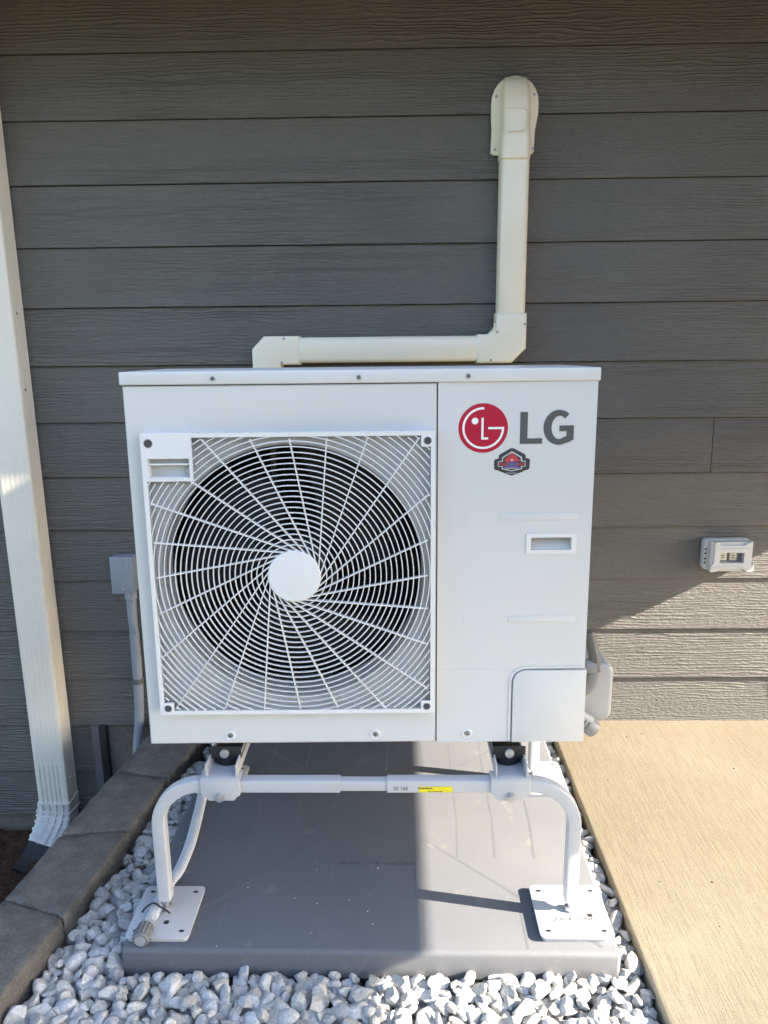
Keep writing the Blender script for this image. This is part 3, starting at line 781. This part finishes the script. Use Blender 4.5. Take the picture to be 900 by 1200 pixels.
def inside(x, z, e=0.0):
    if not (GX0+bw-.002 < x < GX1-bw+.002 and GZ0+bw-.002 < z < GZ1-bw+.002): return False
    if x < HPX-.001 and z > HPZ+.001: return False
    if x > GX1-.027 and z > GZ1-.030: return False
    if x < GX0+.028 and z < GZ0+.026: return False
    if x > GX1-.028 and z < GZ0+.026: return False
    return True
GCX, GCZ = -.1405, .3895             # grille centre
def arcs(r):
    n = max(60, int(r*620)); ok = [inside(GCX+r*math.cos(2*math.pi*k/n), GCZ+r*math.sin(2*math.pi*k/n)) for k in range(n)]
    if all(ok): return [None], n
    st0 = ok.index(False); runs = []; cur = []
    for q in range(n+1):
        k = (st0+q) % n
        if ok[k]: cur.append(k)
        else:
            if len(cur) > 1: runs.append(cur)
            cur = []
    return runs, n
rw = .0020; r = .0665
while r < .43:
    runs, n = arcs(r)
    for run in runs:
        ks = range(n) if run is None else run
        pts = [(GCX+r*math.cos(2*math.pi*k/n), YG+.004, GCZ+r*math.sin(2*math.pi*k/n)) for k in ks]
        if len(pts) < 2: continue
        rb = MB(); rb.sweep(pts, [(-rw/2, -.0030), (rw/2*.6, -.0034), (rw/2, -.0030), (rw/2, .0016), (-rw/2, .0016)], up=(0, 1, 0), closed=run is None); rb.build('ring', GRILLE, grille)
    r += .0112
R0 = .049
PH = math.acos(R0/.2968)
for k in range(24):
    th = R(90-15*k) - PH + R(0.6)      # tangent point angle so that one spoke meets the top bar straight above the hub
    c0 = Vector((R0*math.cos(th), R0*math.sin(th))); d = Vector((-math.sin(th), math.cos(th)))
    pts = []; t = math.sqrt(max(0, .053**2-R0**2))
    while t < .5:
        q = c0+d*t
        if q.length > .06 and not inside(GCX+q.x, GCZ+q.y): break
        pts.append((GCX+q.x, YG+.0045, GCZ+q.y)); t += .01
    s = MB(); s.sweep([pts[0], pts[-1]], [(-.0012, -.0050), (.0012, -.0050), (.0010, .0050), (-.0010, .0050)], up=(0, 1, 0)); s.build('spoke', GRILLE, grille)
hc = MB(); hc.lathe([(.0005, -.0050), (.040, -.0048), (.0525, -.0036), (.0548, -.0010), (.0548, .010)], (GCX, YG, GCZ), 64); hc.build('hub_cap', GRILLE, grille)

# emblem and letters
def annulus_pts(cx, cz, r, a0, a1, n=48): return [(cx+r*math.cos(R(a0+(a1-a0)*k/n)), cz+r*math.sin(R(a0+(a1-a0)*k/n))) for k in range(n+1)]
LX, LZ, LR = .2463, .6880, .0497
lg = MB(); lg.prism(circ(LR, 72, LX, LZ), -.0006, .0002); emb = lg.build('emblem', RED, pnl)
w = LR*.088
e = MB(); e.prism(annulus_pts(LX, LZ, LR*.80+w/2, 88, 360)+[(LX+LR*.20, LZ), (LX+LR*.20, LZ-w*-.0)] [:0]+annulus_pts(LX, LZ, LR*.80-w/2, 360, 88), -.0010, -.0007)
e.prism([(LX+LR*.20, LZ-w*.5), (LX+LR*.8+w/2, LZ-w*.5), (LX+LR*.8+w/2, LZ+w*.5), (LX+LR*.20, LZ+w*.5)], -.0013, -.0011)
e.prism([(LX-LR*.03-w/2, LZ+LR*.42), (LX-LR*.03-w/2, LZ-LR*.46), (LX+LR*.21, LZ-LR*.46), (LX+LR*.21, LZ-LR*.46+w), (LX-LR*.03+w/2, LZ-LR*.46+w), (LX-LR*.03+w/2, LZ+LR*.42)], -.0010, -.0007)
e.prism(circ(LR*.135, 24, LX-LR*.335, LZ+LR*.29), -.0010, -.0007)
e.build('emblem_mark', PAPER, emb)
L = MB(); L.prism([(.3205, .7195), (.3205, .6555), (.3655, .6555), (.3655, .6665), (.3355, .6665), (.3355, .7195)], -.0008, .0002); L.build('letter', INK, pnl)
gx, gz, gw, gh = .3985, .6880, .0310, .0352; tt = .0150
out = [(gx+gw*math.cos(R(a)), gz+gh*math.sin(R(a))) for a in range(50, 291, 6)]
inn = [(gx+.001+(gw-tt)*math.cos(R(a)), gz+(gh-.0120)*math.sin(R(a))) for a in range(300, 47, -6)]
G = out+[(gx+gw*.62, gz-gh*.86), (gx+gw*.97, gz-gh*.70), (gx+gw*.97, gz+gh*.11), (gx+.001, gz+gh*.11), (gx+.001, gz-gh*.22), (gx+gw*.50, gz-gh*.22), (gx+gw*.50, gz-gh*.50)]+inn
g = MB(); g.prism(G, -.0008, .0002); g.build('letter', INK, pnl)
# mountain badge
bx, bz = .3055, .6190; kx = .0385/2.2/.0175*.0168; u = .00166
def bp(pts): return [(bx+(px-440)*.0000965*1.145, bz-(py-320)*.000112) for px, py in pts]
bo = [(440, 68), (480, 76), (670, 180), (690, 200), (692, 250), (755, 262), (772, 290), (765, 440), (740, 465), (690, 470), (640, 500), (450, 568), (420, 566), (210, 485), (190, 470), (140, 465), (118, 440), (112, 300), (130, 270), (195, 258), (200, 205), (220, 180), (410, 72)]
b_ = MB(); b_.prism(bp(bo), -.0006, .0002); badge = b_.build('badge', NAVY, pnl)
q = MB(); q.prism(bp([(440, 125), (625, 232), (628, 290), (640, 300), (690, 300), (690, 410), (630, 405), (628, 450), (440, 492), (258, 450), (258, 405), (185, 405), (185, 310), (258, 300), (258, 235)]), -.0009, -.00065); q.build('badge_line', BADGELINE, badge)
q = MB(); q.prism(bp([(440, 150), (600, 245), (605, 310), (680, 318), (680, 396), (608, 396), (606, 436), (440, 474), (276, 436), (274, 396), (196, 396), (196, 322), (274, 312), (276, 245)]), -.0012, -.00095); q.build('badge_field', NAVY, badge)
q = MB(); q.prism(bp([(440, 152), (500, 205), (560, 270), (600, 300), (330, 330), (300, 270), (380, 215)]), -.0015, -.00125); q.build('badge_peak', BADGERED, badge)
q = MB(); q.prism(bp([(440, 300), (560, 345), (590, 425), (440, 440), (290, 425), (330, 345)]), -.0015, -.00125); q.build('badge_base', BADGEBLUE, badge)
q = MB()
for x0 in (205, 245, 285, 325, 545, 585, 620, 655): q.prism(bp([(x0, 385), (x0+20, 385), (x0+20, 335), (x0, 335)]), -.0018, -.00155)
q.build('badge_lettering', BADGERED, badge)
q = MB(); q.prism([(bx+a, bz+.0042+c) for a, c in circ(.0022, 12)], -.0018, -.00155)
for k in range(14): q.prism(bp([(330+k*16, 442), (339+k*16, 442), (339+k*16, 425), (330+k*16, 425)]), -.0018, -.00158)
for k in range(11): q.prism(bp([(350+k*17, 530), (360+k*17, 530), (360+k*17, 517), (350+k*17, 517)]), -.0009, -.00065)
q.build('badge_lettering', BADGELINE, badge)

# ---------------------------------------------------------------- side box with fittings
sb = empty('disconnect_box', (.52, .17, .40), label='small grey-white plastic box with round fittings beside the right side of the unit', cat='junction box')
bxm = MB(); pr_ = rrect(-.036, .047, .002, .142, .020, 5)
bxm.prism(pr_, -.062, .045, 'xz', .010, 4); bxm.build('box_body', simple('pale grey plastic', (.39, .39, .385), .42, .04, 6), sb)
f = MB(); f.cyl((-.026, -.085, .150), (-.002, -.088, .149), .017, 20, bev=.002); f.cyl((-.040, -.084, .152), (-.026, -.085, .150), .013, 20); f.build('conduit_nut', simple('fitting grey', (.24, .245, .25), .4, .08, 8), sb)
cpth = smooth_path([(-.020, -.080, .230), (-.012, -.082, .195), (-.006, -.086, .165), (-.008, -.088, .125), (-.018, -.086, .098), (-.034, -.082, .085)], 5)
MB().sweep(cpth[:14], circ(.0125, 14)).build('flexible_conduit', simple('liquid tight conduit', (.10, .10, .105), .45, .1, 9), sb)
MB().sweep(cpth[13:], circ(.0145, 14)).build('conduit_elbow', simple('fitting grey light', (.22, .225, .23), .4, .08, 8), sb)
MB().cyl((-.018, -.075, .004), (.004, -.072, -.014), .020, 22, .021, bev=.002).cyl((-.026, -.078, .012), (-.018, -.075, .004), .016, 20).build('conduit_nut', bpy.data.materials['fitting grey'], sb)
MB().cyl((-.034, -.080, .030), (-.004, -.078, .010), .011, 16).build('conduit_stub', bpy.data.materials['pale grey plastic'], sb)
MB().cyl((.006, -.0715, -.0155), (.0075, -.0713, -.0168), .014, 20).build('conduit_bore', DARK, sb)

# ---------------------------------------------------------------- pipe cover on the wall
pc = empty('pipe_cover', (.42, D, 1.2), label='cream plastic pipe cover with two elbows and a rounded wall cap', cat='pipe cover')
def P(x, z): return (x-.42, z-1.2)
def chan(x0, x1, z0, z1, y0, vert=True, bevel=.012, name='duct', mat=CREAM):
    m = MB()
    if vert:
        pr_ = [(x0-.42, 0), (x0-.42, y0+bevel), (x0-.42+bevel*.35, y0+bevel*.35), (x0-.42+bevel, y0), (x1-.42-bevel, y0), (x1-.42-bevel*.35, y0+bevel*.35), (x1-.42, y0+bevel), (x1-.42, 0)]
        m.prism(pr_, z0-1.2, z1-1.2, 'xy', .0012)
    else:
        pr_ = [(0, z0-1.2), (y0+bevel, z0-1.2), (y0+bevel*.35, z0-1.2+bevel*.35), (y0, z0-1.2+bevel), (y0, z1-1.2-bevel), (y0+bevel*.35, z1-1.2-bevel*.35), (y0+bevel, z1-1.2), (0, z1-1.2)]
        m.prism(pr_, x0-.42, x1-.42, 'yz', .0012)
    return m.build(name, mat, pc)
chan(.379, .461, 1.330, 1.800, -.062)
chan(-.230, .330, 1.2035, 1.280, -.062, False)
def elbow(pts, name='elbow', y0=-.0655):
    m = MB(); m.prism([P(*q) for q in pts], y0, 0, 'xz', .009, 3); return m.build(name, CREAM, pc)
e1 = elbow([(.318, 1.198), (.424, 1.198), (.466, 1.240), (.466, 1.345), (.373, 1.345), (.373, 1.305), (.352, 1.284), (.318, 1.284)])
for k in range(3): MB().box(.372-.42+.014*k-.006, .372-.42+.014*k-.0015, -.0664, -.0654, 1.286-1.2-.016*k, 1.316-1.2-.016*k, mtx=None).build('elbow_rib', CREAM, e1)
e2 = elbow([(-.222, 1.198), (-.222, 1.2845), (-.330, 1.2845), (-.368, 1.246), (-.368, 1.02), (-.280, 1.02), (-.280, 1.198)])
cap_ = MB()
fl = [P(*q) for q in [(.353, 1.80), (.362, 1.795), (.470, 1.795), (.479, 1.803), (.481, 1.86), (.489, 1.905), (.489, 1.935)]]
for k in range(1, 12):
    a = R(180*k/12); fl.append(P(.4205+.0685*math.cos(a), 1.935+.072*math.sin(a)))
fl += [P(.352, 1.935), P(.352, 1.905), P(.3545, 1.86)]
cap_.prism(fl, -.012, 0, 'xz', .003); capo = cap_.build('wall_cap', CREAM, pc)
hd = bmesh.new(); rows = []
def hood_row(z, wid, dep):
    o = []
    for k in range(15):
        a = math.pi*k/14; cx = math.cos(a); sy = math.sin(a)
        sgn = 1 if cx >= 0 else -1
        o.append(hd.verts.new((.4195-.42+wid*sgn*abs(cx)**.42, -.0115-dep*abs(sy)**.42, z-1.2)))
    return o
for z, w_, d_ in ((1.775, .0435, .057), (1.776, .0445, .058), (1.835, .0450, .0585), (1.843, .0420, .056), (1.90, .0415, .055), (1.94, .0405, .050), (1.965, .0390, .042), (1.985, .036, .030), (1.997, .032, .016), (2.002, .029, .001)): rows.append(hood_row(z, w_, d_))
for A, B in zip(rows, rows[1:]):
    for j in range(14): hd.faces.new((A[j], A[j+1], B[j+1], B[j]))
hd.faces.new(rows[0]); hd.faces.new(rows[-1][::-1]); bmesh.ops.recalc_face_normals(hd, faces=hd.faces[:])
me = bpy.data.meshes.new('hood'); hd.to_mesh(me); hd.free(); me.shade_smooth(); me.set_sharp_from_angle(angle=R(40)); mesh_object('hood', me, CREAM, capo)
tg = MB(); tg.sweep([(.395-.42, -.0680, 1.905-1.2)]+[(.435-.42+.014*math.cos(R(a)), -.0672, 1.891-1.2+.014*math.sin(R(a))) for a in (90, 60, 30, 0)]+[(.449-.42, -.0690, 1.862-1.2), (.440-.42, -.0705, 1.846-1.2), (.395-.42, -.0705, 1.843-1.2)], circ(.0013, 6)); tg.build('moulded_tab', CREAM, capo)
def pscrew(x, z, y, par):
    s = MB(); s.cyl((x-.42, y, z-1.2), (x-.42, y-.002, z-1.2), .0036, 12); s.build('screw', SCREW, par)
for x, z in ((.366, 1.952), (.476, 1.955), (.365, 1.810), (.476, 1.812)): pscrew(x, z, -.012, capo)
for x, z in ((.377, 1.290), (.360, 1.207), (.459, 1.312)): pscrew(x, z, -.0650, e1)
for x, z in ((-.268, 1.277), (-.277, 1.206)): pscrew(x, z, -.0650, e2)

# ---------------------------------------------------------------- downspout
ds = empty('downspout', (-1.138, D, 0), label='almond coloured square downspout with ribbed lower elbow', cat='downspout')
def ds_prof(w, d, flute=True):
    pts = []; n = 5
    f = []
    if flute:
        x0, x1 = -w/2+.014, w/2-.014
        for k in range(n*4+1):
            t = k/(n*4); f.append((x0+(x1-x0)*t, -d+.0007*(1-math.cos(2*math.pi*n*t))*.5))
    else: f = [(-w/2+.006, -d), (w/2-.006, -d)]
    side = []
    for k in range(13): t = k/12; side.append((w/2-.0013*(1-math.cos(2*math.pi*3*t))*.5, -d+.010+(d-.016)*t))
    return [(-w/2, -.004)]+[(-w/2, -d+.010), (-w/2+.003, -d+.003)]+f+[(w/2-.003, -d+.003)]+side
m = MB(); m.prism(ds_prof(.110, .080), -.335, 2.44, 'xy'); m.build('pipe', GUTTER, ds)
el = MB(); path = [(0, -.043, -.300), (0, -.043, -.325), (-.002, -.047, -.350), (-.006, -.057, -.376), (-.012, -.072, -.402), (-.020, -.092, -.428), (-.028, -.114, -.448)]
el.sweep(path, rprof(.116, .090, .010, 3), up=(0, 1, 0)); elb = el.build('elbow', GUTTER_RIB, ds)
for i in range(1, 6):
    a = Vector(path[i]); b = Vector(path[i+1]); c = a.lerp(b, .5); dd = (b-a).normalized()
    rb = MB(); rb.sweep([c-dd*.0035, c+dd*.0035], rprof(.1225, .0965, .010, 3), up=(0, 1, 0)); rb.build('elbow_rib', GUTTER_RIB, elb)
for x in (-.036, -.012, .012, .036):
    pp = []
    for i, q in enumerate(path):
        tv = (Vector(path[min(i+1, 6)])-Vector(path[max(i-1, 0)])).normalized(); nv = Vector((0, tv.z, -tv.y)).normalized()
        pp.append(Vector(q)+nv*.0455+Vector((x, 0, 0)))
    rb = MB(); rb.sweep(pp, [(-.0020, -.002), (.0020, -.002), (.0020, .0032), (-.0020, .0032)], up=(0, -1, -.2)); rb.build('elbow_rib', GUTTER_RIB, elb)
cr = MB()
for x in (-.036, -.020, -.004, .012, .026): cr.prism([(x-.0022, -.300), (x+.0022, -.300), (x+.0008, -.155), (x-.0008, -.155)], -.0812, -.0775, 'xz')
cr.build('crimp', GUTTER_RIB, ds)
ex = MB(); ex.sweep([(-.030, -.118, -.447), (-.046, -.165, -.482), (-.06, -.215, -.500)], rprof(.108, .078, .012, 3), up=(0, 1, 0)); ex.build('extension', DARK, ds)
for x, z in ((.0560, -.06), (.0560, -.105), (.0560, -.215), (.0560, 1.36), (.0560, 1.13)):
    s = MB(); s.cyl((x-.003, -.050, z), (x+.001, -.050, z), .0042, 10); s.build('rivet', PAPER if z < 0 else SCREW, ds)
for x in (-.055, .055):
    pass

# ---------------------------------------------------------------- conduit and its box
cb = empty('conduit_box', (-.8335, D, .46), label='grey electrical box with conduit running down to the edging blocks', cat='electrical box')
MB().box(-.036, .036, -.044, 0, .002, .124, .003).build('box_body', CONDUIT, cb)
cv = MB(); cv.box(-.0385, .0385, -.050, -.0445, .0, .126, .0015); cvo = cv.build('cover', CONDUIT, cb)
for z in (.015, .110): MB().cyl((0, -.050, z), (0, -.0525, z), .0036, 12).build('screw', STEEL, cvo)
MB().cyl((.014, -.026, .0), (.014, -.026, -.026), .0205, 24, bev=.002).build('connector', CONDUIT, cb)
MB().sweep(smooth_path([(.014, -.026, -.02), (.013, -.026, -.30), (.006, -.028, -.46), (-.006, -.036, -.57), (-.012, -.05, -.70)]), circ(.0165, 18)).build('conduit', CONDUIT, cb)
MB().cyl((.0125, -.026, -.330), (.0125, -.026, -.312), .0195, 20).box(-.016, .048, -.008, -.001, -.331, -.311, .001).build('strap', CONDUIT_D, cb)

# ---------------------------------------------------------------- weatherproof outlet
ou = empty('outdoor_outlet', (1.147, D, .577), label='white weatherproof socket box on the sunlit siding at right', cat='outlet')
MB().prism(rrect(-.078, .070, -.050, .052, .012), -.030, 0, 'xz', .004).build('outlet_box', OUTLET, ou)
ld = MB(); lx0, lx1, lz0, lz1 = -.068, .066, -.047, .050
ld.cells([lx0, -.040, .037, lx1], [lz0, -.018, .017, lz1], {(1, 1)}, -.066, -.0305)
b = ld.bm; bmesh.ops.bevel(b, geom=[e for e in b.edges if e.calc_length() > .03 and all(abs(v.co.y+.066) < 1e-5 for v in e.verts) and (e.verts[0].co.x in (lx0, lx1) or True) and (min(abs(e.verts[0].co.x-lx0)+abs(e.verts[1].co.x-lx0), abs(e.verts[0].co.x-lx1)+abs(e.verts[1].co.x-lx1), abs(e.verts[0].co.z-lz0)+abs(e.verts[1].co.z-lz0), abs(e.verts[0].co.z-lz1)+abs(e.verts[1].co.z-lz1)) < 1e-4)], offset=.010, segments=3, affect='EDGES')
ldo = ld.build('lid', OUTLET, ou)
MB().sweep([(-.062, -.0655, .036), (-.03, -.0672, .030), (.03, -.0672, .030), (.060, -.0655, .037)], circ(.0016, 6)).sweep([(-.062, -.0655, -.034), (-.03, -.0672, -.028), (.03, -.0672, -.028), (.060, -.0655, -.036)], circ(.0016, 6)).build('lid_ridge', OUTLET, ldo)
rc = MB(); rc.box(-.0398, .0368, -.044, -.036, -.0178, .0168); rc.build('back_plate', simple('shaded grey plate', (.20, .20, .19), .5), ou)
for x in (-.024, .008):
    MB().box(x-.012, x+.012, -.052, -.044, -.013, .014, .003).build('receptacle', IVORY, ou)
    MB().box(x-.006, x+.004, -.0526, -.0521, .003, .005).box(x-.006, x+.004, -.0526, -.0521, -.004, -.002).build('slot', DARK, ou)
for z in (-.026, -.012, .006, .020): MB().cyl((-.0735, -.0300, z), (-.0735, -.0320, z), .0030, 10).build('knockout', DARK, ou)
MB().box(.066, .073, -.062, -.024, -.046, -.020, .003).build('latch', OUTLET, ou)
